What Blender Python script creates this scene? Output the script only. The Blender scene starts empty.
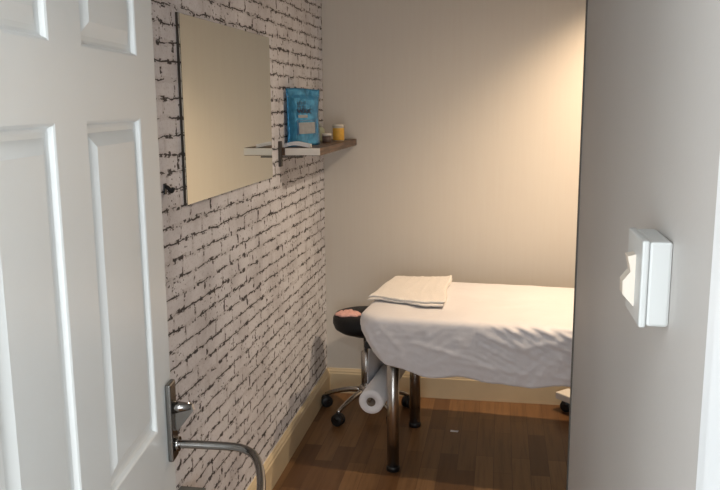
import bpy, bmesh, math, random
from mathutils import Vector, Matrix, noise
random.seed(7)
C = bpy.context.scene.collection
PI = math.pi
H = 1.55

# ------------------------------------------------------------------ materials
def mat(name, col=(.8,.8,.8), rough=.5, metal=0.0, spec=.5, noise_scale=0, noise_amt=0.0, bump=0.0, bump_scale=60, sheen=0, trans=0, coat=0):
    m = bpy.data.materials.new(name); m.use_nodes = True
    nt = m.node_tree; b = nt.nodes['Principled BSDF']
    b.inputs['Base Color'].default_value = (*col, 1)
    b.inputs['Roughness'].default_value = rough
    b.inputs['Metallic'].default_value = metal
    b.inputs['Specular IOR Level'].default_value = spec
    b.inputs['Sheen Weight'].default_value = sheen
    b.inputs['Transmission Weight'].default_value = trans
    b.inputs['Coat Weight'].default_value = coat
    tc = nt.nodes.new('ShaderNodeTexCoord')
    if noise_amt:
        n = nt.nodes.new('ShaderNodeTexNoise'); n.inputs['Scale'].default_value = noise_scale; n.inputs['Detail'].default_value = 4
        nt.links.new(tc.outputs['Object'], n.inputs['Vector'])
        r = nt.nodes.new('ShaderNodeValToRGB')
        r.color_ramp.elements[0].position = .3; r.color_ramp.elements[1].position = .7
        r.color_ramp.elements[0].color = (*[c*(1-noise_amt) for c in col], 1)
        r.color_ramp.elements[1].color = (*[min(1, c*(1+noise_amt)) for c in col], 1)
        nt.links.new(n.outputs['Fac'], r.inputs['Fac']); nt.links.new(r.outputs['Color'], b.inputs['Base Color'])
    if bump:
        n = nt.nodes.new('ShaderNodeTexNoise'); n.inputs['Scale'].default_value = bump_scale; n.inputs['Detail'].default_value = 5
        nt.links.new(tc.outputs['Object'], n.inputs['Vector'])
        bp = nt.nodes.new('ShaderNodeBump'); bp.inputs['Strength'].default_value = bump; bp.inputs['Distance'].default_value = .01
        nt.links.new(n.outputs['Fac'], bp.inputs['Height']); nt.links.new(bp.outputs['Normal'], b.inputs['Normal'])
    return m

M = {}
M['door'] = mat('door_paint', (.74,.76,.75), .30, spec=.5, noise_scale=3, noise_amt=.02, bump=.05, bump_scale=25)
M['frame'] = mat('frame_paint', (.85,.87,.88), .3)
M['plaster'] = mat('partition_paint', (.50,.475,.45), .5, noise_scale=2, noise_amt=.04, bump=.04, bump_scale=90)
M['taupe_dim'] = mat('low_bounce_taupe', (.24,.21,.19), .7, noise_scale=2, noise_amt=.03)  # for unseen walls, coloured dark to cut bounced light
M['ceiling'] = mat('ceiling_paint', (.75,.73,.70), .8, noise_scale=2, noise_amt=.03)
M['hallwall'] = mat('hall_paint', (.62,.62,.60), .7, noise_scale=2, noise_amt=.03)
M['skirt'] = mat('skirting_paint', (.72,.60,.40), .4, noise_scale=6, noise_amt=.06)
M['chrome'] = mat('chrome', (.50,.48,.455), .27, 1.0, noise_scale=8, noise_amt=.05)
M['handle'] = mat('dark_chrome', (.30,.29,.28), .14, 1.0, noise_scale=8, noise_amt=.05)
M['satin'] = mat('satin_nickel', (.22,.215,.205), .25, 1.0, noise_scale=8, noise_amt=.05)
M['mirror'] = mat('mirror_glass', (.86,.86,.77), .015, 1.0, noise_scale=2, noise_amt=.01)
M['dark'] = mat('dark_edge', (.06,.05,.04), .5, noise_scale=8, noise_amt=.1)
M['black'] = mat('black_plastic', (.012,.012,.013), .4, noise_scale=12, noise_amt=.2)
M['vinyl'] = mat('black_vinyl', (.006,.007,.009), .5, spec=.3, noise_scale=12, noise_amt=.2, bump=.15, bump_scale=120)
M['sheet'] = mat('white_sheet', (.70,.69,.71), .48, spec=.35, sheen=.3, noise_scale=5, noise_amt=.02, bump=.25, bump_scale=14)
M['towel'] = mat('cream_towel', (.88,.84,.79), .95, spec=.1, sheen=.6, noise_scale=160, noise_amt=.06, bump=.6, bump_scale=260)
M['paper'] = mat('white_paper', (.82,.82,.84), .8, noise_scale=9, noise_amt=.03, bump=.15, bump_scale=70)
M['card'] = mat('cardboard', (.25,.19,.14), .8, noise_scale=20, noise_amt=.1)
M['inside'] = mat('roll_core_inside', (.10,.08,.07), .9, noise_scale=20, noise_amt=.1)
M['white'] = mat('white_plastic', (.50,.51,.50), .35, noise_scale=4, noise_amt=.02)
M['white2'] = mat('white_enamel', (.80,.78,.74), .4, noise_scale=4, noise_amt=.02)
M['rocker'] = mat('cream_plastic', (.62,.55,.47), .35, noise_scale=4, noise_amt=.02)
M['pink'] = mat('pink_cloth', (.72,.42,.38), .9, noise_scale=40, noise_amt=.12, bump=.4, bump_scale=90)
M['greybox'] = mat('grey_metal_box', (.13,.14,.135), .5, noise_scale=12, noise_amt=.12)
M['silver'] = mat('silver_edge', (.78,.74,.68), .35, noise_scale=20, noise_amt=.04)
M['amber'] = mat('yellow_label', (.80,.46,.07), .5, noise_scale=60, noise_amt=.12)
M['clear'] = mat('clear_plastic', (.66,.62,.54), .2, noise_scale=10, noise_amt=.03)
M['green'] = mat('pale_green_plastic', (.42,.46,.33), .4, noise_scale=10, noise_amt=.05)
M['brown'] = mat('brown_pot', (.14,.10,.085), .35, noise_scale=10, noise_amt=.1)
M['ink'] = mat('navy_print', (.012,.02,.06), .5, noise_scale=30, noise_amt=.1)
M['tanprint'] = mat('tan_print', (.34,.36,.38), .4, noise_scale=50, noise_amt=.15)
M['bluedark'] = mat('deep_blue_print', (.07,.16,.30), .4, noise_scale=50, noise_amt=.15)
M['pouch'] = mat('blue_foil', (.05,.27,.52), .2, metal=.5, noise_scale=28, noise_amt=.3, bump=1.0, bump_scale=20)
lampm = mat('lamp_diffuser', (1,1,1), .5)
lampm.node_tree.nodes['Principled BSDF'].inputs['Emission Color'].default_value = (1,.78,.5,1)
lampm.node_tree.nodes['Principled BSDF'].inputs['Emission Strength'].default_value = 6
M['lamp'] = lampm

def node_mat(name):
    m = bpy.data.materials.new(name); m.use_nodes = True
    nt = m.node_tree
    return m, nt, nt.nodes['Principled BSDF'], lambda t: nt.nodes.new(t), nt.links.new

def math_n(nt, op, a, b=None, c=None, clamp=False):
    n = nt.nodes.new('ShaderNodeMath'); n.operation = op; n.use_clamp = clamp
    for i, v in enumerate((a, b, c)):
        if v is None: continue
        if isinstance(v, (int, float)): n.inputs[i].default_value = v
        else: nt.links.new(v, n.inputs[i])
    return n.outputs[0]
def ramp(nt, v, lo, hi):
    n = nt.nodes.new('ShaderNodeMapRange'); n.interpolation_type = 'SMOOTHSTEP'
    n.inputs['From Min'].default_value = lo; n.inputs['From Max'].default_value = hi
    nt.links.new(v, n.inputs['Value']); return n.outputs['Result']
def tex_noise(nt, vec, scale, detail=2, rough=.5):
    n = nt.nodes.new('ShaderNodeTexNoise'); n.inputs['Scale'].default_value = scale; n.inputs['Detail'].default_value = detail; n.inputs['Roughness'].default_value = rough
    nt.links.new(vec, n.inputs['Vector']); return n.outputs['Fac']
def mixc(nt, f, a, b):
    n = nt.nodes.new('ShaderNodeMix'); n.data_type = 'RGBA'
    if isinstance(f, (int, float)): n.inputs[0].default_value = f
    else: nt.links.new(f, n.inputs[0])
    for i, v in ((6, a), (7, b)):
        if isinstance(v, tuple): n.inputs[i].default_value = (*v, 1)
        else: nt.links.new(v, n.inputs[i])
    return n.outputs[2]

def brick_material():
    m, nt, b, N, L = node_mat('distressed_white_brick_wallpaper')
    tc = N('ShaderNodeTexCoord'); sp = N('ShaderNodeSeparateXYZ'); L(tc.outputs['Object'], sp.inputs[0])
    cb = N('ShaderNodeCombineXYZ'); L(sp.outputs['Y'], cb.inputs[0]); L(sp.outputs['Z'], cb.inputs[1])
    uv = cb.outputs[0]
    nn = N('ShaderNodeTexNoise'); nn.inputs['Scale'].default_value = 16; nn.inputs['Detail'].default_value = 3; L(uv, nn.inputs['Vector'])
    vm = N('ShaderNodeVectorMath'); vm.operation = 'SUBTRACT'; L(nn.outputs['Color'], vm.inputs[0]); vm.inputs[1].default_value = (.5,.5,.5)
    vs = N('ShaderNodeVectorMath'); vs.operation = 'SCALE'; L(vm.outputs[0], vs.inputs[0]); vs.inputs['Scale'].default_value = .022
    va = N('ShaderNodeVectorMath'); va.operation = 'ADD'; L(uv, va.inputs[0]); L(vs.outputs[0], va.inputs[1])
    def brick(msize):
        k = N('ShaderNodeTexBrick'); k.inputs['Scale'].default_value = 1; k.offset = .5
        k.inputs['Brick Width'].default_value = .165; k.inputs['Row Height'].default_value = .0505
        k.inputs['Mortar Size'].default_value = msize; k.inputs['Mortar Smooth'].default_value = .35
        L(va.outputs[0], k.inputs['Vector']); return k
    k1 = brick(.0035)
    k2 = brick(.010)
    # horizontal bits of mortar survive where a stretched noise is high
    mp = N('ShaderNodeMapping'); mp.inputs['Scale'].default_value = (8, 22, 1); L(uv, mp.inputs['Vector'])
    keep = ramp(nt, tex_noise(nt, mp.outputs[0], 1.0, 3, .6), .46, .51)
    sp2 = N('ShaderNodeSeparateXYZ'); L(va.outputs[0], sp2.inputs[0])
    fr = math_n(nt, 'FRACT', math_n(nt, 'DIVIDE', sp2.outputs['Y'], .0505))
    dist = math_n(nt, 'ABSOLUTE', math_n(nt, 'SUBTRACT', math_n(nt, 'FRACT', math_n(nt, 'ADD', fr, .5)), .5))
    thick = math_n(nt, 'MULTIPLY', ramp(nt, tex_noise(nt, uv, 60, 2), .35, .7), .04)
    hl = math_n(nt, 'LESS_THAN', dist, math_n(nt, 'ADD', thick, .027))
    l1 = math_n(nt, 'MULTIPLY', hl, keep)
    vk = ramp(nt, tex_noise(nt, mp.outputs[0], 1.7, 3, .6), .53, .58)
    l1 = math_n(nt, 'MAXIMUM', l1, math_n(nt, 'MULTIPLY', k1.outputs['Fac'], vk))
    # thick blobs where joints chipped
    mp2 = N('ShaderNodeMapping'); mp2.inputs['Scale'].default_value = (30, 38, 1); mp2.inputs['Location'].default_value = (4,9,0); L(uv, mp2.inputs['Vector'])
    chip = ramp(nt, tex_noise(nt, mp2.outputs[0], 1.0, 3, .6), .54, .59)
    l2 = math_n(nt, 'MULTIPLY', k2.outputs['Fac'], chip)
    # free scratches and specks
    mp3 = N('ShaderNodeMapping'); mp3.inputs['Scale'].default_value = (55, 75, 1); L(uv, mp3.inputs['Vector'])
    sk = ramp(nt, tex_noise(nt, mp3.outputs[0], 1.0, 2, .5), .62, .67)
    area = ramp(nt, tex_noise(nt, uv, 7, 2), .50, .60)
    l3 = math_n(nt, 'MULTIPLY', sk, area)
    ln = math_n(nt, 'MAXIMUM', math_n(nt, 'MAXIMUM', l1, l2), l3, clamp=True)
    ln = math_n(nt, 'MULTIPLY', ln, .93)
    stain = ramp(nt, tex_noise(nt, uv, 5, 4, .6), .35, .75)
    base = mixc(nt, stain, (.78,.795,.85), (.58,.58,.62))
    faint = math_n(nt, 'MULTIPLY', k2.outputs['Fac'], .18)
    base = mixc(nt, faint, base, (.34,.31,.31))
    fine = math_n(nt, 'MULTIPLY', ramp(nt, tex_noise(nt, uv, 110, 3, .7), .5, .7), .28)
    base = mixc(nt, fine, base, (.30,.26,.25))
    L(mixc(nt, ln, base, (.018,.014,.016)), b.inputs['Base Color'])
    b.inputs['Roughness'].default_value = .75; b.inputs['Specular IOR Level'].default_value = .3
    return m
M['brick'] = brick_material()

def backwall_material():
    m, nt, b, N, L = node_mat('cream_ribbed_wallpaper')
    tc = N('ShaderNodeTexCoord')
    mp = N('ShaderNodeMapping'); mp.inputs['Scale'].default_value = (60, 60, 3); L(tc.outputs['Object'], mp.inputs['Vector'])
    f = tex_noise(nt, mp.outputs[0], 1, 3, .6)
    L(mixc(nt, ramp(nt, f, .3, .7), (.69,.65,.59), (.70,.665,.605)), b.inputs['Base Color'])
    b.inputs['Roughness'].default_value = .7; b.inputs['Specular IOR Level'].default_value = .3
    bp = N('ShaderNodeBump'); bp.inputs['Strength'].default_value = .06; bp.inputs['Distance'].default_value = .003
    L(f, bp.inputs['Height']); L(bp.outputs['Normal'], b.inputs['Normal'])
    return m
M['wall'] = backwall_material()

def floor_material():
    m, nt, b, N, L = node_mat('oak_strip_laminate')
    tc = N('ShaderNodeTexCoord'); sp = N('ShaderNodeSeparateXYZ'); L(tc.outputs['Object'], sp.inputs[0])
    cb = N('ShaderNodeCombineXYZ'); L(sp.outputs['Y'], cb.inputs[0]); L(sp.outputs['X'], cb.inputs[1])
    k = N('ShaderNodeTexBrick'); k.inputs['Scale'].default_value = 1; k.offset = .37
    k.inputs['Brick Width'].default_value = .42; k.inputs['Row Height'].default_value = .078
    k.inputs['Mortar Size'].default_value = .0012; k.inputs['Mortar Smooth'].default_value = .5
    k.inputs['Color1'].default_value = (0,0,0,1); k.inputs['Color2'].default_value = (1,1,1,1); k.inputs['Mortar'].default_value = (.2,.2,.2,1)
    L(cb.outputs[0], k.inputs['Vector'])
    mp = N('ShaderNodeMapping'); mp.inputs['Scale'].default_value = (3, 45, 1); L(cb.outputs[0], mp.inputs['Vector'])
    g = tex_noise(nt, mp.outputs[0], 1, 4, .6)
    base = mixc(nt, k.outputs['Color'], (.135,.066,.029), (.27,.148,.066))
    base = mixc(nt, math_n(nt, 'MULTIPLY', ramp(nt, g, .4, .75), .45), base, (.075,.034,.014))
    base = mixc(nt, math_n(nt, 'MULTIPLY', k.outputs['Fac'], .6), base, (.07,.03,.015))
    L(base, b.inputs['Base Color'])
    b.inputs['Roughness'].default_value = .33; b.inputs['Specular IOR Level'].default_value = .25
    return m
M['floor'] = floor_material()

# ------------------------------------------------------------------ mesh helpers
def box(bm, x0, x1, y0, y1, z0, z1, bev=0, seg=2, mi=0):
    vs = [bm.verts.new((x, y, z)) for x in (x0, x1) for y in (y0, y1) for z in (z0, z1)]
    fs = [(0,1,3,2),(4,6,7,5),(0,4,5,1),(2,3,7,6),(0,2,6,4),(1,5,7,3)]
    F = [bm.faces.new([vs[i] for i in f]) for f in fs]
    for f in F: f.material_index = mi
    if bev:
        ed = list({e for f in F for e in f.edges})
        r = bmesh.ops.bevel(bm, geom=ed, offset=bev, segments=seg, affect='EDGES', profile=.5)
        for f in r['faces']: f.material_index = mi

def lathe(bm, prof, n=32, c=(0,0,0), mtx=None, mi=0, cap=True):
    rings = []
    for r, z in prof:
        ring = []
        for i in range(n):
            a = 2*PI*i/n; p = Vector((r*math.cos(a), r*math.sin(a), z))
            if mtx: p = mtx @ p
            ring.append(bm.verts.new(p + Vector(c)))
        rings.append(ring)
    for a, b in zip(rings, rings[1:]):
        for i in range(n):
            f = bm.faces.new((a[i], a[(i+1) % n], b[(i+1) % n], b[i])); f.material_index = mi; f.smooth = True
    if cap:
        if prof[0][0] > 1e-6: bm.faces.new(rings[0][::-1]).material_index = mi
        if prof[-1][0] > 1e-6: bm.faces.new(rings[-1]).material_index = mi

def tube(bm, pts, r, n=14, mi=0, smooth_pts=0):
    pts = [Vector(p) for p in pts]
    for _ in range(smooth_pts):
        q = [pts[0]]
        for a, b in zip(pts, pts[1:]): q += [a*.75+b*.25, a*.25+b*.75]
        pts = q + [pts[-1]]
    rr = r if isinstance(r, (list, tuple)) else [r]*len(pts)
    if len(rr) != len(pts): rr = [rr[0] + (rr[-1]-rr[0])*i/(len(pts)-1) for i in range(len(pts))]
    rings = []; up = Vector((0,0,1))
    for i, p in enumerate(pts):
        t = (pts[min(i+1, len(pts)-1)] - pts[max(i-1, 0)]).normalized()
        if abs(t.dot(up)) > .95: up = Vector((1,0,0))
        s = t.cross(up).normalized(); u = s.cross(t).normalized(); up = u
        rings.append([bm.verts.new(p + (s*math.cos(2*PI*k/n) + u*math.sin(2*PI*k/n))*rr[i]) for k in range(n)])
    for a, b in zip(rings, rings[1:]):
        for k in range(n):
            f = bm.faces.new((a[k], a[(k+1) % n], b[(k+1) % n], b[k])); f.smooth = True; f.material_index = mi
    bm.faces.new(rings[0][::-1]); bm.faces.new(rings[-1])

def obj(name, bm, mats, parent=None, smooth=False):
    bmesh.ops.remove_doubles(bm, verts=bm.verts, dist=1e-6)
    bmesh.ops.recalc_face_normals(bm, faces=bm.faces)
    me = bpy.data.meshes.new(name); bm.to_mesh(me); bm.free()
    for m in (mats if isinstance(mats, (list, tuple)) else [mats]): me.materials.append(m)
    if smooth:
        for p in me.polygons: p.use_smooth = True
    o = bpy.data.objects.new(name, me); C.objects.link(o)
    if parent: o.parent = parent
    return o
def B(*a, **k):
    bm = bmesh.new(); box(bm, *a, **k); return bm
def struct(name, bm, m, parent=None):
    o = obj(name, bm, m, parent)
    if not parent: o['kind'] = 'structure'
    return o
def thing(name, label, cat, loc=(0,0,0), rz=0, group=None):
    o = bpy.data.objects.new(name, None); C.objects.link(o); o.empty_display_size = .1
    o.location = loc; o.rotation_euler = (0, 0, rz); o['label'] = label; o['category'] = cat
    if group: o['group'] = group
    return o
def tag(o, label, cat, group=None):
    o['label'] = label; o['category'] = cat
    if group: o['group'] = group
    return o

# ------------------------------------------------------------------ the setting
LW, BW, RW, CE = -.905, 4.05, 1.75, 2.4
PX = .168           # partition face
struct('floor', B(-2.0, RW+.1, -1.7, BW+.1, -.1, 0), M['floor'])
struct('ceiling', B(-2.0, RW+.1, -1.7, BW+.1, CE, CE+.1), M['ceiling'])
struct('wall_left', B(LW-.1, LW, .62, BW, 0, CE), M['brick'])
struct('wall_back', B(LW-.1, RW+.1, BW, BW+.1, 0, CE), M['wall'])
struct('wall_right', B(RW, RW+.1, 1.74, BW, 0, CE), M['taupe_dim'])
bm = bmesh.new()          # the partition beside the door and its return
box(bm, PX, PX+.1, .645, 1.74, 0, CE)
struct('wall_partition', bm, M['plaster'])
struct('wall_inner', B(PX+.1, RW+.1, 1.64, 1.74, 0, CE), M['taupe_dim'])
bm = bmesh.new(); box(bm, PX-.0035, PX+.1, 1.74, 1.745, 0, CE, bev=.001, seg=1)
struct('trim_1', bm, M['dark'])
# wall with the doorway
struct('wall_front', B(-2.0, -.53, .50, .62, 0, CE), M['hallwall'])
struct('wall_front_right', B(.205, RW+.1, .50, .645, 0, CE), M['hallwall'])
struct('wall_front_top', B(-.53, .205, .50, .62, 2.04, CE), M['hallwall'])
# door lining
bm = bmesh.new()
box(bm, .163, .205, .49, .645, 0, 2.03, bev=.003)
box(bm, .150, .163, .50, .575, 0, 2.02, bev=.003)
struct('trim_2', bm, M['frame'])
struct('trim_3', B(-.53, -.495, .49, .62, 0, 2.03, bev=.003), M['frame'])
struct('trim_4', B(-.53, .205, .49, .62, 2.03, 2.06, bev=.003), M['frame'])
# architrave on the hall side
struct('trim_5', B(.163, .235, .47, .49, 0, 2.10, bev=.004), M['frame'])
struct('trim_6', B(-.565, -.495, .47, .49, 0, 2.10, bev=.004), M['frame'])
# the hall behind the camera, with an unseen window set near and low to shape the light
struct('wall_hall_left', B(-2.1, -2.0, -1.7, .62, 0, CE), M['hallwall'])
struct('wall_hall_right', B(RW, RW+.1, -1.7, .62, 0, CE), M['hallwall'])
bm = bmesh.new()
box(bm, -2.1, -1.1, -1.0, -.9, 0, CE); box(bm, 1.1, RW+.1, -1.0, -.9, 0, CE)
box(bm, -1.1, 1.1, -1.0, -.9, 0, .45); box(bm, -1.1, 1.1, -1.0, -.9, 1.75, CE)
struct('wall_hall_back', bm, M['hallwall'])
bm = bmesh.new()
for a in ((-1.1,-1.05,.45,1.75),(1.05,1.1,.45,1.75),(-1.1,1.1,.45,.50),(-1.1,1.1,1.70,1.75),(-.025,.025,.45,1.75)):
    box(bm, a[0], a[1], -.98, -.92, a[2], a[3])
struct('unseen_window_1', bm, M['frame'])

def skirting(name, x0, y0, x1, y1, h=.135, t=.018):
    """moulded skirting from (x0,y0) to (x1,y1); the room is on its left"""
    p0 = Vector((x0, y0, 0)); p1 = Vector((x1, y1, 0)); d = (p1-p0).normalized(); n = Vector((-d.y, d.x, 0))
    prof = [(0,0),(t,0),(t,h*.80),(t*.8,h*.84),(t*.75,h*.9),(t*.45,h*.96),(t*.35,h),(0,h)]
    bm = bmesh.new()
    r0 = [bm.verts.new(p0+n*a+Vector((0,0,z))) for a, z in prof]; r1 = [bm.verts.new(p1+n*a+Vector((0,0,z))) for a, z in prof]
    k = len(prof)
    for i in range(k): bm.faces.new((r0[i], r0[(i+1) % k], r1[(i+1) % k], r1[i]))
    bm.faces.new(r0[::-1]); bm.faces.new(r1)
    return struct(name, bm, M['skirt'])
skirting('baseboard_left', LW, BW, LW, .62)
skirting('baseboard_back', RW, BW, LW, BW)

# ------------------------------------------------------------------ the open panel door
E0 = Vector((-.56, 1.25, 0)); DD = Vector((.132, -.991, 0)).normalized(); NN = Vector((.991, .132, 0)).normalized()
DW, DH, DT = .67, 1.985, .040
def D(s, n, z): return E0 + DD*s + NN*n + Vector((0,0,z))
bm = bmesh.new()
scut = [0, .088, .306, .402, .585, DW]
zcut = [.008, .20, .80, 1.016, 1.530, 1.622, 1.86, DH]
prof = [(0,0),(.003,-.0015),(.006,-.007),(.010,-.0085),(.016,-.0085),(.034,-.001),(.037,-.0010)]
for side in (0, 1):
    q = lambda s, n, z: D(s, n if not side else -DT-n, z)
    for i in range(5):
        for j in range(7):
            s0, s1, z0, z1 = scut[i], scut[i+1], zcut[j], zcut[j+1]
            if i in (1, 3) and j in (1, 3, 5):
                prev = None
                for ins, dep in prof:
                    ring = [bm.verts.new(q(a, dep, b)) for a, b in ((s0+ins, z0+ins), (s1-ins, z0+ins), (s1-ins, z1-ins), (s0+ins, z1-ins))]
                    if prev:
                        for k in range(4): bm.faces.new((prev[k], prev[(k+1) % 4], ring[(k+1) % 4], ring[k]))
                    prev = ring
                bm.faces.new(prev)
            else:
                bm.faces.new([bm.verts.new(q(a, 0, b)) for a, b in ((s0, z0), (s1, z0), (s1, z1), (s0, z1))])
for (a, b) in (((0, zcut[0]), (DW, zcut[0])), ((DW, zcut[0]), (DW, DH)), ((DW, DH), (0, DH)), ((0, DH), (0, zcut[0]))):
    bm.faces.new([bm.verts.new(D(a[0], 0, a[1])), bm.verts.new(D(b[0], 0, b[1])), bm.verts.new(D(b[0], -DT, b[1])), bm.verts.new(D(a[0], -DT, a[1]))])
door = struct('door_1', bm, M['door'])

def dbox(s0, s1, n0, n1, z0, z1, bev=0):
    bm = B(s0, s1, n0, n1, z0, z1, bev=bev)
    for v in bm.verts: v.co = D(v.co.x, v.co.y, v.co.z)
    return bm
plate = obj('handle_plate', dbox(.004, .040, 0, .010, .940, 1.080, .003), M['satin'], door)
plate['label'] = 'dark chrome handle plate'
bm = bmesh.new()
lp = [(.022,.008,.967),(.023,.03,.967),(.025,.075,.966),(.030,.122,.966),(.050,.150,.965),(.085,.165,.965),(.125,.176,.965),(.182,.187,.965),(.235,.190,.965)]
tube(bm, [D(*p) for p in lp], .0072, 16, smooth_pts=2)
tube(bm, [D(.022,.010,.967), D(.022,.017,.967)], .013, 20)
lv = obj('lever', bm, M['handle'], plate); lv['label'] = 'chrome lever bending towards the hinges'
bm = bmesh.new()
tube(bm, [D(.022,.008,1.035), D(.022,.022,1.035), D(.022,.040,1.036)], [.013,.009,.006], 18)
vs = [D(.022+ds, a, b) for ds in (-.004, .004) for a, b in ((.010,1.034),(.042,1.040),(.045,1.030),(.018,.995),(.010,.992))]
vv = [bm.verts.new(v) for v in vs]
bm.faces.new(vv[:5]); bm.faces.new(vv[5:][::-1])
for i in range(5): bm.faces.new((vv[i], vv[(i+1) % 5], vv[5+(i+1) % 5], vv[5+i]))
obj('thumb_turn', bm, M['handle'], plate)['label'] = 'chrome thumb turn'
bm = bmesh.new()
for z in (.25, 1.75):
    tube(bm, [D(DW+.006, -.0, z-.04), D(DW+.006, -.0, z+.04)], .005, 10)
obj('hinge', bm, M['satin'], door)

# ------------------------------------------------------------------ light switch on the partition
sw = thing('light_switch', 'white surface-mounted rocker light switch on grey partition wall right of doorway', 'light switch', (PX, .847, 1.371))
obj('mounting_box', B(-.022, 0, -.043, .043, -.043, .043, bev=.003), M['white'], sw)
obj('face_plate', B(-.029, -.022, -.044, .044, -.044, .044, bev=.002), M['white'], sw)
bm = bmesh.new()
pr = [(-.029,.024),(-.037,.022),(-.0335,.006),(-.041,-.004),(-.0405,-.018),(-.029,-.031)]
a = [bm.verts.new((x, -.010, z)) for x, z in pr]; b = [bm.verts.new((x, .010, z)) for x, z in pr]
bm.faces.new(a); bm.faces.new(b[::-1])
for i in range(6): bm.faces.new((a[i], a[(i+1) % 6], b[(i+1) % 6], b[i]))
obj('rocker', bm, M['rocker'], sw)['label'] = 'cream rocker pressed in at the middle'

# ------------------------------------------------------------------ mirror
mi = thing('wall_mirror', 'large frameless rectangular mirror on the distressed white brick wall', 'mirror', (LW, 2.62, 1.532))
obj('backing', B(0, .005, -.4445, .4445, -.2725, .2725), M['dark'], mi)
obj('mirror_glass', B(.006, .011, -.443, .443, -.271, .271, bev=.001, seg=1), M['mirror'], mi)

# hook and grey box behind the door
hk = thing('wall_hook', 'small black hook on the brick wall beside the door edge', 'hook', (LW, 2.045, 1.322))
obj('back_plate', B(0, .004, -.008, .008, -.014, .016, bev=.0015), M['black'], hk)
bm = bmesh.new(); tube(bm, [(.002,0,.008),(.012,0,.004),(.017,0,-.006),(.022,0,-.006),(.026,0,.004)], .0055, 12, smooth_pts=2)
obj('peg', bm, M['black'], hk)
gb = thing('wall_box', 'small dark grey box fixed low on the brick wall below the door lever', 'box', (LW, 1.995, .343))
obj('body', B(0, .075, -.055, .055, -.10, .095, bev=.003), M['greybox'], gb)
obj('lid', B(-.0+.0, .078, -.058, .058, .095, .103, bev=.002), M['greybox'], gb)

# ------------------------------------------------------------------ shelf
SZ = 1.370; SF = 3.20
sh = thing('wall_shelf', 'brown wooden floating shelf with a pale end, in the corner past the mirror', 'shelf', (LW, SF, SZ-.032))
m, nt, b_, N_, L_ = node_mat('dark_walnut')
tc = N_('ShaderNodeTexCoord'); mp = N_('ShaderNodeMapping'); mp.inputs['Scale'].default_value = (70, 5, 70); L_(tc.outputs['Object'], mp.inputs['Vector'])
L_(mixc(nt, ramp(nt, tex_noise(nt, mp.outputs[0], 1, 4, .6), .35, .7), (.075,.04,.022), (.20,.12,.07)), b_.inputs['Base Color']); b_.inputs['Roughness'].default_value = .45
M['walnut'] = m
obj('board', B(.001, .174, .004, BW-SF-.001, 0, .032, bev=.001, seg=1), M['walnut'], sh)
obj('end_strip', B(.026, .174, 0, .004, .002, .031, bev=.001, seg=1), M['silver'], sh)['label'] = 'pale laminate end strip'
bm = bmesh.new(); box(bm, .0, .012, -.012, .012, -.045, .060, bev=.002); box(bm, .0, .10, -.004, .008, -.008, -.002)
br = obj('bracket', bm, M['dark'], sh)
br['label'] = 'dark metal bracket at the pale end'

# blue pouch
SX = lambda x: x
pw, ph = .232, .243
po = thing('wax_pouch', 'shiny blue foil pouch of wax standing on the wooden shelf', 'pouch', (-.846, 3.392, SZ), math.radians(66))
bm = bmesh.new()
nx, nz = 22, 30
def pouch_y(u, v, s):
    ed = (1-abs(2*u-1)**4)
    belly = (.020*(1-v)**.55 + .004)*ed if v < .97 else .0015
    if v > .86: belly = .0018 + .004*ed*(1-v)/.14
    return -s*(belly + .0022*noise.noise(Vector((u*7, v*9, s*3)))*ed)
V = {}
for s in (1, -1):
    for i in range(nx+1):
        for j in range(nz+1):
            u, v = i/nx, j/nz
            w = pw*(1 - .04*math.sin(PI*v)) 
            V[s, i, j] = bm.verts.new(((u-.5)*w + .002*math.sin(v*9), pouch_y(u, v, s), v*ph + .003*math.sin(u*5)*v))
    for i in range(nx):
        for j in range(nz):
            bm.faces.new((V[s,i,j], V[s,i+1,j], V[s,i+1,j+1], V[s,i,j+1])).smooth = True
for i in range(nx):
    bm.faces.new((V[1,i,0], V[1,i+1,0], V[-1,i+1,0], V[-1,i,0])); bm.faces.new((V[1,i,nz], V[1,i+1,nz], V[-1,i+1,nz], V[-1,i,nz]))
for j in range(nz):
    bm.faces.new((V[1,0,j], V[-1,0,j], V[-1,0,j+1], V[1,0,j+1])); bm.faces.new((V[1,nx,j], V[-1,nx,j], V[-1,nx,j+1], V[1,nx,j+1]))
obj('pouch_body', bm, M['pouch'], po)
KX = 1.5
bm = bmesh.new(); box(bm, -.113, .113, -.0035, .0035, ph-.035, ph-.031)
obj('zip_seal', bm, M['bluedark'], po)
def on_pouch(bm, off=.0012):
    for v in bm.verts:
        u = min(.98, max(.02, v.co.x/pw+.5)); t = v.co.z/ph
        v.co.y = pouch_y(u, t, 1) - off
    return bm
def patch(x0, x1, z0, z1, off=.0015):
    x0 = (x0-.020)*KX; x1 = (x1-.020)*KX; z0 += .012; z1 += .012
    bm = bmesh.new(); n = 8
    g = [[bm.verts.new((x0+(x1-x0)*i/n, 0, z0+(z1-z0)*j/n)) for j in range(n+1)] for i in range(n+1)]
    for i in range(n):
        for j in range(n): bm.faces.new((g[i][j], g[i+1][j], g[i+1][j+1], g[i][j+1]))
    return on_pouch(bm, off)
o = obj('print_panel', patch(-.018, .056, .040, .088), M['tanprint'], po); o['label'] = 'greyish printed text panel'
bm = bmesh.new()
for (x0, x1, z0, z1) in ((-.024,-.021,.034,.098), (.058,.061,.034,.098), (-.024,.061,.095,.098)):
    b2 = patch(x0, x1, z0, z1, .0018); me = bpy.data.meshes.new('t'); b2.to_mesh(me); bm.from_mesh(me); b2.free()
obj('print_border', bm, M['bluedark'], po)
obj('print_strip', patch(-.018, .024, .108, .120), M['tanprint'], po)['label'] = 'pale printed strip'
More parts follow.
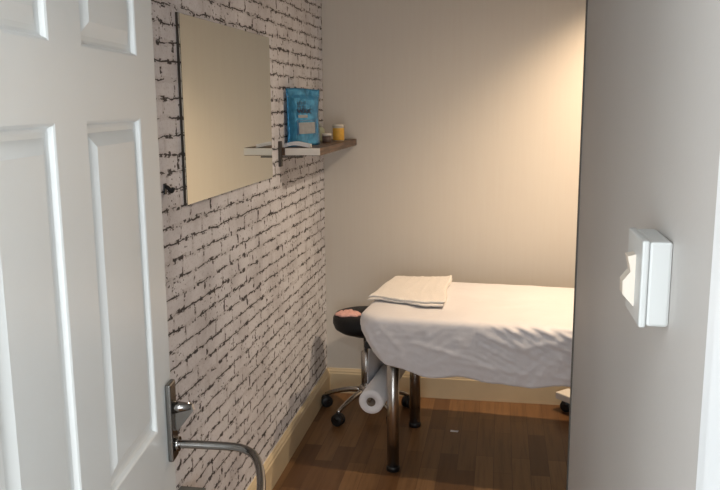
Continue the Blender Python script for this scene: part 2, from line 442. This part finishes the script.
# lettering: two lines too small to read and the word below them
bm = bmesh.new()
def strokes(z0, h, segs):
    for x0, x1, a, b in segs:
        b2 = patch(x0, x1, z0+a*h, z0+b*h, .0022); me = bpy.data.meshes.new('t'); b2.to_mesh(me); bm.from_mesh(me); b2.free()
sg = []
x = -.018
for k in range(5):
    sg += [(x, x+.002, 0, 1), (x, x+.006, (0, .8, .4)[k % 3], (.2, 1, .6)[k % 3])]; x += .0085
strokes(.164, .013, sg)
sg = []; x = -.018
for k in range(4):
    sg += [(x, x+.0025, 0, 1), (x+(.006 if k % 2 else 0), x+.0085, .8, 1)] if k != 2 else [(x, x+.007, 0, .2), (x, x+.007, .8, 1), (x, x+.002, 0, 1), (x+.005, x+.007, 0, 1)]
    x += .0105
strokes(.145, .014, sg)
obj('small_print', bm, M['ink'], po)
cu = bpy.data.curves.new('t', 'FONT'); cu.body = 'WAX'; cu.size = .024; cu.extrude = 0; cu.offset = .0012
to = bpy.data.objects.new('t', cu); C.objects.link(to); bpy.context.view_layer.update()
me = bpy.data.meshes.new_from_object(to.evaluated_get(bpy.context.evaluated_depsgraph_get()))
bpy.data.objects.remove(to)
bm = bmesh.new(); bm.from_mesh(me)
bmesh.ops.remove_doubles(bm, verts=bm.verts, dist=1e-6)
for v in bm.verts: v.co = Vector(((v.co.x*1.05-.041)*KX, 0, v.co.y*1.0+.139))
on_pouch(bm, .0022); obj('lettering', bm, M['ink'], po)['label'] = 'dark word WAX'

# white waxing strips lying in front of the pouch
bm = bmesh.new()
n = 16
for k in range(3):
    top = []; bot = []
    for i in range(n+1):
        t = i/n; x = -.052 + .112*t; z = .002 + k*.005 + .013*math.sin(PI*min(1, t*1.05))*(1-.5*t) 
        top.append([bm.verts.new((x, y, z+.0022)) for y in (-.026+.002*k, .012)]); bot.append([bm.verts.new((x, y, max(.0002, z-.0018))) for y in (-.026+.002*k, .012)])
    for i in range(n):
        bm.faces.new((top[i][0], top[i+1][0], top[i+1][1], top[i][1])); bm.faces.new((bot[i][0], bot[i+1][0], bot[i+1][1], bot[i][1]))
        bm.faces.new((top[i][0], top[i+1][0], bot[i+1][0], bot[i][0])); bm.faces.new((top[i][1], top[i+1][1], bot[i+1][1], bot[i][1]))
    for i in (0, n): bm.faces.new((top[i][0], top[i][1], bot[i][1], bot[i][0]))
o = obj('paper_strips', bm, M['paper']); o.location = (-.838, 3.245, SZ)
tag(o, 'folded white waxing strips lying on the shelf in front of the blue pouch', 'paper strips')

# jars on the shelf
t = thing('jar', 'small clear jar with a yellow label, nearest the back wall on the shelf', 'jar', (-.779, 3.82, SZ), 0, 'pots on the shelf')
bm = bmesh.new(); lathe(bm, [(.0,.0),(.026,0),(.027,.003),(.027,.064),(.024,.068),(0,.068)]); obj('body', bm, M['clear'], t)
bm = bmesh.new(); lathe(bm, [(.0275,.004),(.0280,.006),(.0280,.060),(.0275,.062)], cap=False); obj('label_band', bm, M['amber'], t)['label'] = 'yellow label band'
bm = bmesh.new(); lathe(bm, [(0,.066),(.029,.066),(.029,.078),(.0275,.080),(0,.080)]); obj('lid', bm, M['clear'], t)
t = thing('pot', 'little dark brown pot on the shelf left of the yellow-labelled jar', 'pot', (-.803, 3.66, SZ), 0, 'pots on the shelf')
bm = bmesh.new(); lathe(bm, [(0,0),(.019,0),(.021,.003),(.021,.030),(0,.030)]); obj('body', bm, M['brown'], t)
bm = bmesh.new(); lathe(bm, [(0,.030),(.023,.030),(.023,.040),(.021,.042),(0,.042)]); obj('lid', bm, M['silver'], t)
t = thing('bottle', 'pale green bottle half hidden by the blue pouch on the shelf', 'bottle', (-.86, 3.765, SZ), 0, 'pots on the shelf')
bm = bmesh.new(); lathe(bm, [(0,0),(.022,0),(.024,.003),(.024,.055),(.019,.064),(.010,.068),(.010,.072),(0,.072)]); obj('body', bm, M['green'], t)
bm = bmesh.new(); lathe(bm, [(0,.070),(.012,.070),(.012,.084),(.011,.086),(0,.086)]); obj('cap', bm, M['white'], t)

# ------------------------------------------------------------------ treatment table
TA = Vector((-.572, 3.105, 0)); rot = -math.radians(5)
TL, TW, TZ = 1.88, .735, .695
tb = thing('treatment_table', 'long massage table on round chrome legs under white sheet by back wall', 'massage table', TA, rot)
# local: x along the length, y towards the back wall
bm = bmesh.new(); box(bm, .03, TL-.03, .03, TW-.03, .545, .575, bev=.004); obj('frame', bm, M['black'], tb)
for (lx, ly) in ((.142, .072), (.142, .557), (TL-.125, .072), (TL-.125, .557)):
    bm = bmesh.new(); lathe(bm, [(0,.02),(.026,.02),(.026,.545),(0,.545)], 28, (lx, ly, 0)); lg = obj('leg', bm, M['chrome'], tb); lg['label'] = 'round chrome leg'
    bm = bmesh.new(); lathe(bm, [(0,0),(.029,0),(.029,.014),(.027,.022),(0,.022)], 28, (lx, ly, 0)); obj('foot', bm, M['black'], lg)
bm = bmesh.new(); tube(bm, [(-.0,.06,.545),(.0,.06,.215)], .004, 8)   # roll holder arms at the head end
HX = .052
bm.free(); bm = bmesh.new()
RZ = .320
tube(bm, [(HX,.62,.55),(HX,.62,RZ)], .005, 10); tube(bm, [(HX,.62,RZ),(HX,.02,RZ)], .006, 10)
obj('roll_holder', bm, M['satin'], tb)

# sheet draped over the table
bm = bmesh.new()
L0, W0 = TL, TW
def perim(t, ins, rc):
    """point on rounded rectangle, t in 0..1 starting at mid front going +x (counter-clockwise)"""
    x0, x1, y0, y1 = ins, L0-ins, ins, W0-ins
    rc = max(.004, min(rc, (y1-y0)/2-.001))
    segs = [('l', (x0+rc, y0), (x1-rc, y0)), ('a', (x1-rc, y0+rc), -PI/2), ('l', (x1, y0+rc), (x1, y1-rc)), ('a', (x1-rc, y1-rc), 0),
            ('l', (x1-rc, y1), (x0+rc, y1)), ('a', (x0+rc, y1-rc), PI/2), ('l', (x0, y1-rc), (x0, y0+rc)), ('a', (x0+rc, y0+rc), PI)]
    q = perim.n; i = t
    k = 0
    while i >= q[k]: i -= q[k]; k += 1
    f = i/q[k]; s = segs[k]
    if s[0] == 'l': return s[1][0]+(s[2][0]-s[1][0])*f, s[1][1]+(s[2][1]-s[1][1])*f
    a = s[2]+f*PI/2; return s[1][0]+rc*math.cos(a), s[1][1]+rc*math.sin(a)
perim.n = [150, 16, 56, 16, 100, 16, 56, 20]
NP = sum(perim.n)
bm2 = bmesh.new(); prev = None
for ins, z in ((.05,.575),(.022,.577),(.016,.585),(.014,.60),(.014,.655),(.022,.672),(.045,TZ-.010)):
    ring = [bm2.verts.new((*perim(i, ins, .11), z)) for i in range(NP)]
    if prev:
        for i in range(NP): bm2.faces.new((prev[i], prev[(i+1) % NP], ring[(i+1) % NP], ring[i])).smooth = True
    else: bm2.faces.new(ring[::-1])
    prev = ring
bm2.faces.new(prev)
obj('mattress', bm2, M['vinyl'], tb)
def ridge(x): return (1-abs(x))**2
def hem_z(x, y):
    h = .476 - .024*math.sin(x*2.2)
    h += .045*max(0, 1-x/.30)**1.2 + .035*max(0, 1-x/.05)**1 
    if y > .3: h += .03
    return h + .006*math.sin(x*17)+.004*math.sin(x*31+1)
rings = []
NS = 34
for k in range(-14, NS+1):
    ring = []
    for i in range(NP):
        if k <= 0:           # flat top, rings closing inwards
            f = -k/14; ins = .030 + f*(W0/2-.035); x, y = perim(i, ins, .085*(1-f)); z = TZ
            z += .0035*noise.noise(Vector((x*5, y*5, 0))) - .004*max(0, 1-f*8)
            z += .0022*ridge(min(1, abs(noise.noise(Vector((x*4, y*9, 3))))*3))
        else:
            f = k/NS
            X0, Y0 = perim(i, 0, .115)
            if f < .25:
                a = f/.25*PI/2; ins = .030*(1-math.sin(a)); z = TZ-.004 - .030*(1-math.cos(a)); x, y = perim(i, ins, .115-ins)
                g = 0
            else:
                g = (f-.25)/.75; hz = hem_z(X0, Y0); z = TZ-.034 + (hz-(TZ-.034))*g
                flare = .004*math.sin(PI*g)
                tuck = 0
                if X0 < .14: tuck = .060*g**2*(1-X0/.14)
                x, y = perim(i, -flare, .115)
                x += tuck
                if Y0 < .3: y += tuck*.4
            # gathers: stretched ridges running diagonally down from the top edge
            nrm = Vector((X0-L0/2, 0, 0)); 
            c = noise.noise(Vector((X0*7 + z*9, Y0*7, z*3+1))); c2 = noise.noise(Vector((X0*16 - z*14 + 5, Y0*16, z*8)))
            c3 = noise.noise(Vector((X0*11+3, Y0*9, z*42)))
            amp = .0055*min(1, f*3) 
            dsp = amp*(.5*c + 1.1*ridge(min(1, abs(c2)*3.2)) + .35*ridge(min(1, abs(c3)*3.0))) + .010*g*math.sin(X0*21+2*math.sin(X0*5))*(.4)
            if X0 > .5: dsp += .011*min(1,f*5)*(1-g)*ridge(min(1, abs(noise.noise(Vector((X0*24+z*50, 2, z*8))))*2.6))
            if Y0 < .2 or X0 < .05:
                for (ax, az, bx, bz, am) in ((.03,.66,.10,.53,.007),(.24,.60,.47,.545,.007),(.47,.545,.60,.50,.004),(.10,.66,.20,.56,.005),(.62,.64,.74,.585,.007),(.66,.60,.86,.655,.006),(.80,.63,.97,.58,.005),(.36,.53,.75,.50,.004),(.50,.65,.66,.60,.005)):
                    dx, dz = bx-ax, bz-az; tt = min(1, max(0, ((X0-ax)*dx+(z-az)*dz)/(dx*dx+dz*dz)))
                    qd = math.hypot(X0-ax-dx*tt, z-az-dz*tt)
                    dsp += am*math.exp(-(qd/.009)**2)*math.sin(PI*min(.98, max(.02, tt)))**.5
            # outward direction
            ox, oy = perim(i, -.01, .115); nx_, ny_ = ox-X0, oy-Y0; ln = math.hypot(nx_, ny_) or 1
            x += nx_/ln*dsp; y += ny_/ln*dsp
        ring.append(bm.verts.new((x, y, z)))
    rings.append(ring)
for a, b in zip(rings, rings[1:]):
    for i in range(NP):
        f = bm.faces.new((a[i], a[(i+1) % NP], b[(i+1) % NP], b[i])); f.smooth = True
r0 = rings[0]
try: bm.faces.new(r0)
except Exception: pass
o = obj('bed_sheet', bm, M['sheet'], None, True)
so = o.modifiers.new('thick', 'SOLIDIFY'); so.thickness = .0015; so.offset = 1
o.location = TA; o.rotation_euler = (0, 0, rot)
tag(o, 'creased white sheet draped over the massage table, hanging down its side', 'sheet')

# folded towel on the head end
bm = bmesh.new()
fl_, bl_, br_, fr_ = Vector((-.562,3.330,0)), Vector((-.500,3.770,0)), Vector((-.222,3.755,0)), Vector((-.220,3.235,0))
def towel_layer(z0, th, insf, lift, seed):
    nu, nv = 44, 56
    g = {}
    for s in (0, 1):
        for i in range(nu+1):
            for j in range(nv+1):
                u, v = i/nu, j/nv
                a = fl_.lerp(fr_, u); b2 = bl_.lerp(br_, u); a = a.lerp(b2, insf)
                a.y += .010*math.sin(u*7+seed)+.006*math.sin(u*15)
                p = a.lerp(b2, v)
                p.x += .006*math.sin(v*8+seed)*(u)
                e = min(1, min(u, 1-u)*nu/2.0, min(v, 1-v)*nv/2.0)
                z = z0 + .004*noise.noise(Vector((u*3+seed, v*3, 1))) + lift*(u**6)*(.3+.7*v) + .003*ridge(min(1, abs(noise.noise(Vector((u*6, v*2+seed, 5))))*3))
                z += (th/2)*(1 if s else -1)*math.sqrt(max(0, 1-(1-e)**2))
                if u < .12: z -= .006*(1-u/.12)**2
                g[s,i,j] = bm.verts.new((p.x, p.y, z))
        for i in range(nu):
            for j in range(nv): bm.faces.new((g[s,i,j], g[s,i+1,j], g[s,i+1,j+1], g[s,i,j+1])).smooth = True
towel_layer(TZ+.0128, .011, 0, .004, 0)
towel_layer(TZ+.0213, .0115, .02, .012, .7)
bmesh.ops.remove_doubles(bm, verts=bm.verts, dist=1e-5)
o = obj('towel', bm, M['towel'], None, True)
tag(o, 'folded cream towel lying across the left end of the white-sheeted table', 'towel')

# couch roll with its paper running up to the table
t = thing('couch_roll', 'roll of white couch paper hanging under the left end of the table', 'paper roll', TA, rot)
bm = bmesh.new()
mt = Matrix.Rotation(-PI/2, 4, 'X')
lathe(bm, [(.020,0),(.050,0),(.053,.004),(.053,.496),(.050,.5),(.020,.5),(.020,0)], 40, (HX, .045, RZ-.013), mt, cap=False)
rl = obj('roll', bm, M['paper'], t)
bm = bmesh.new(); lathe(bm, [(.0195,.001),(.0180,.001),(.0180,.499),(.0195,.499),(.0195,.001)], 30, (HX, .045, RZ-.013), mt, cap=False); obj('core', bm, M['card'], rl)
bm = bmesh.new()
n = 16; g = []
for j in range(n+1):
    z = RZ-.013 + (.585-(RZ-.013))*j/n; xx = HX-.0537 + (.010-(HX-.0537))*(j/n)
    g.append([bm.verts.new((xx + .003*math.sin(v*9+z*12), .045+.345*v+.155, z)) for v in [i/24 for i in range(25)]])
for a, b in zip(g, g[1:]):
    for i in range(24): bm.faces.new((a[i], a[i+1], b[i+1], b[i])).smooth = True
o = obj('paper_tail', bm, M['paper'], rl, True); md = o.modifiers.new('t', 'SOLIDIFY'); md.thickness = .001

# ------------------------------------------------------------------ stool
SC = (-.645, 3.79)
st = thing('rolling_stool', 'round black padded stool on chrome five-castor base left of the table', 'stool', (*SC, 0))
bm = bmesh.new()
lathe(bm, [(0,.425),(.10,.425),(.132,.432),(.155,.448),(.165,.475),(.163,.500),(.152,.516),(.12,.523),(.05,.521),(0,.519)], 44)
obj('seat', bm, M['vinyl'], st)
bm = bmesh.new(); lathe(bm, [(0,.411),(.075,.411),(.075,.425),(0,.425)], 24); obj('seat_plate', bm, M['black'], st)
bm = bmesh.new(); lathe(bm, [(0,.10),(.025,.10),(.025,.32),(.014,.325),(.014,.411),(0,.411)], 24); obj('gas_lift', bm, M['chrome'], st)
bm = bmesh.new(); lathe(bm, [(0,.085),(.035,.085),(.038,.09),(.038,.135),(.03,.145),(0,.145)], 24); obj('hub', bm, M['chrome'], st)
def castor(parent, x, y, a, nm='castor'):
    bm = bmesh.new()
    c, s = math.cos(a), math.sin(a)
    for off in (-.012, .012):
        mt = Matrix.Rotation(PI/2, 4, 'X')
        mt = Matrix.Rotation(a, 4, 'Z') @ mt
        lathe(bm, [(0,-.009),(.024,-.009),(.030,-.006),(.030,.006),(.024,.009),(0,.009)], 22, (x - s*off*1.15, y + c*off*1.15, .030), mt)
    lathe(bm, [(0,.030),(.025,.030),(.027,.046),(.018,.058),(.007,.062),(.007,.072),(0,.072)], 18, (x, y, 0))
    return obj(nm, bm, M['black'], parent)
for k in range(5):
    a = math.radians(169+72*k)
    bm = bmesh.new()
    pts = [(.03*math.cos(a), .03*math.sin(a), .118), (.11*math.cos(a), .11*math.sin(a), .108), (.19*math.cos(a), .19*math.sin(a), .082), (.225*math.cos(a), .225*math.sin(a), .066)]
    tube(bm, pts, [.015, .010], 12, smooth_pts=1)
    lg = obj('leg', bm, M['chrome'], st)
    castor(lg, .222*math.cos(a), .222*math.sin(a), a+.7+k)
# pink cloth on the seat
bm = bmesh.new(); nu = 26; g = {}
for s in (0, 1):
    for i in range(nu+1):
        for j in range(nu+1):
            u, v = i/nu*2-1, j/nu*2-1
            r = max(abs(u), abs(v)) or 1; d = math.hypot(u, v) or 1
            x = u*r/d*.052*(1.1+.15*noise.noise(Vector((u*2, v*2, 0)))); y = v*r/d*.050*(1+.25*noise.noise(Vector((u*1.5, v*1.5, 4))))
            e = math.sqrt(max(0, 1-r**4))
            z = (.002 + (.012+.014*abs(noise.noise(Vector((u*2.3, v*2.3, 7)))))*e*s)
            g[s,i,j] = bm.verts.new((x*1.15, y, z))
    for i in range(nu):
        for j in range(nu): bm.faces.new((g[s,i,j], g[s,i+1,j], g[s,i+1,j+1], g[s,i,j+1])).smooth = True
for i in range(nu):
    for a in ((0,'j'),(nu,'j'),(0,'i'),(nu,'i')):
        if a[1] == 'j': q = (g[0,i,a[0]], g[0,i+1,a[0]], g[1,i+1,a[0]], g[1,i,a[0]])
        else: q = (g[0,a[0],i], g[0,a[0],i+1], g[1,a[0],i+1], g[1,a[0],i])
        bm.faces.new(q)
o = obj('face_cloth', bm, M['pink'], None, True); o.location = (SC[0]-.078, SC[1]-.055, .520); o.rotation_euler = (0,0,.2)
tag(o, 'crumpled pink cloth lying on the black stool seat', 'cloth')

# ------------------------------------------------------------------ trolley end peeping past the partition
tr = thing('equipment_stand', 'white base of an equipment stand on black castors, partly behind the partition edge', 'stand', (.300, 3.950, 0), math.radians(-46))
obj('base_bar', B(0, .44, -.0, .095, .066, .102, bev=.005), M['white2'], tr)
obj('cross_bar', B(.17, .26, .095, .26, .066, .102, bev=.005), M['white2'], tr)
for x, y in ((.035,.048),(.405,.048),(.215,.225)): castor(tr, x, y, .5)
bm = bmesh.new(); tube(bm, [(.215,.06,.10),(.215,.06,.42)], .014, 16); obj('post', bm, M['chrome'], tr)
bm = bmesh.new(); lathe(bm, [(0,.102),(.03,.102),(.026,.118),(.016,.124),(0,.124)], 24, (.215,.06,0)); obj('collar', bm, M['white2'], tr)

# tiny pale fleck on the floor
bm = bmesh.new()
vs = [(-.018,-.006,.0012),(.018,-.008,.0012),(.021,.004,.004),(.0,.008,.002),(-.016,.006,.005)]
a = [bm.verts.new(v) for v in vs]; b = [bm.verts.new((v[0], v[1], v[2]-.001)) for v in vs]
bm.faces.new(a); bm.faces.new(b[::-1])
for i in range(5): bm.faces.new((a[i], a[(i+1) % 5], b[(i+1) % 5], b[i]))
o = obj('pale_fleck', bm, M['paper']); o.location = (-.19, 3.61, 0)
tag(o, 'tiny pale fleck on the wood floor under the table', 'paper scrap')

# ------------------------------------------------------------------ lamps
def light(name, kind, loc, energy, col, size=.1, rot=(0,0,0), **k):
    l = bpy.data.lights.new(name, kind); l.energy = energy; l.color = col
    if kind == 'AREA':
        l.shape = k.get('shape', 'DISK'); l.size = size
        if 'size_y' in k: l.size_y = k['size_y']
        if 'spread' in k: l.spread = k['spread']
    else: l.shadow_soft_size = size
    if kind == 'SPOT': l.spot_size = k['angle']; l.spot_blend = k.get('blend', .6)
    o = bpy.data.objects.new(name, l); C.objects.link(o); o.location = loc; o.rotation_euler = rot; return o
def downlight(x, y, e, label, col, ang=2.4):
    t = thing('downlight', label, 'ceiling light', (x, y, CE), 0, 'recessed ceiling lights')
    bm = bmesh.new(); lathe(bm, [(.036,0),(.045,0),(.045,-.006),(.036,-.008),(.036,0)], 28, cap=False); obj('rim', bm, M['chrome'], t)
    bm = bmesh.new(); lathe(bm, [(0,-.003),(.036,-.003)], 28, cap=False); obj('lens', bm, M['lamp'], t)
    light('downlight_lamp', 'SPOT', (x, y, CE-.02), e, col, .022, angle=ang, blend=1)
warm = (1,.73,.48)
downlight(.70, 3.60, 150, 'round ceiling downlight above the middle of the table', warm, 1.95)
downlight(.50, 2.92, 70, 'round ceiling downlight in front of the table', (1,.80,.60), 2.7)
light('unseen_window_light', 'AREA', (0, -.89, 1.10), 48, (.90,.96,1), 2.1, (PI/2, 0, 0), shape='RECTANGLE', size_y=1.25)  # unseen hall daylight, lowered so it only grazes the room floor

light('jamb_fill_light', 'AREA', (-1.98, -.36, 1.45), 24, (.88,.95,1), .8, (PI/2, 0, -PI/2), shape='RECTANGLE', size_y=1.5)  # added fill to brighten the door jamb; the wall has no opening here
light('hall_ceiling_lamp', 'AREA', (-.1, -.35, 2.36), 14, (.93,.97,1), .3)
w = bpy.data.worlds.new('world'); bpy.context.scene.world = w; w.use_nodes = True
w.node_tree.nodes['Background'].inputs[0].default_value = (.75,.87,1,1); w.node_tree.nodes['Background'].inputs[1].default_value = .8

# ------------------------------------------------------------------ camera
f = 795.0
up = Vector((-35,4455,795)).normalized(); yy = Vector((142,142,-795)); yy = (yy - up*yy.dot(up)).normalized(); xx = yy.cross(up)
R = Matrix(((xx.x, yy.x, up.x), (xx.y, yy.y, up.y), (xx.z, yy.z, up.z)))   # world -> camera
cam = bpy.data.cameras.new('camera'); co = bpy.data.objects.new('camera', cam); C.objects.link(co)
co.matrix_world = Matrix.Translation((0,0,H)) @ R.transposed().to_4x4()
cam.sensor_fit = 'HORIZONTAL'; cam.sensor_width = 36; cam.lens = f/720*36; cam.clip_start = .02
sc = bpy.context.scene; sc.camera = co
sc.view_settings.view_transform = 'Standard'; sc.view_settings.look = 'None'; sc.view_settings.gamma = 1; sc.view_settings.use_curve_mapping = False
sc.view_settings.exposure = 0
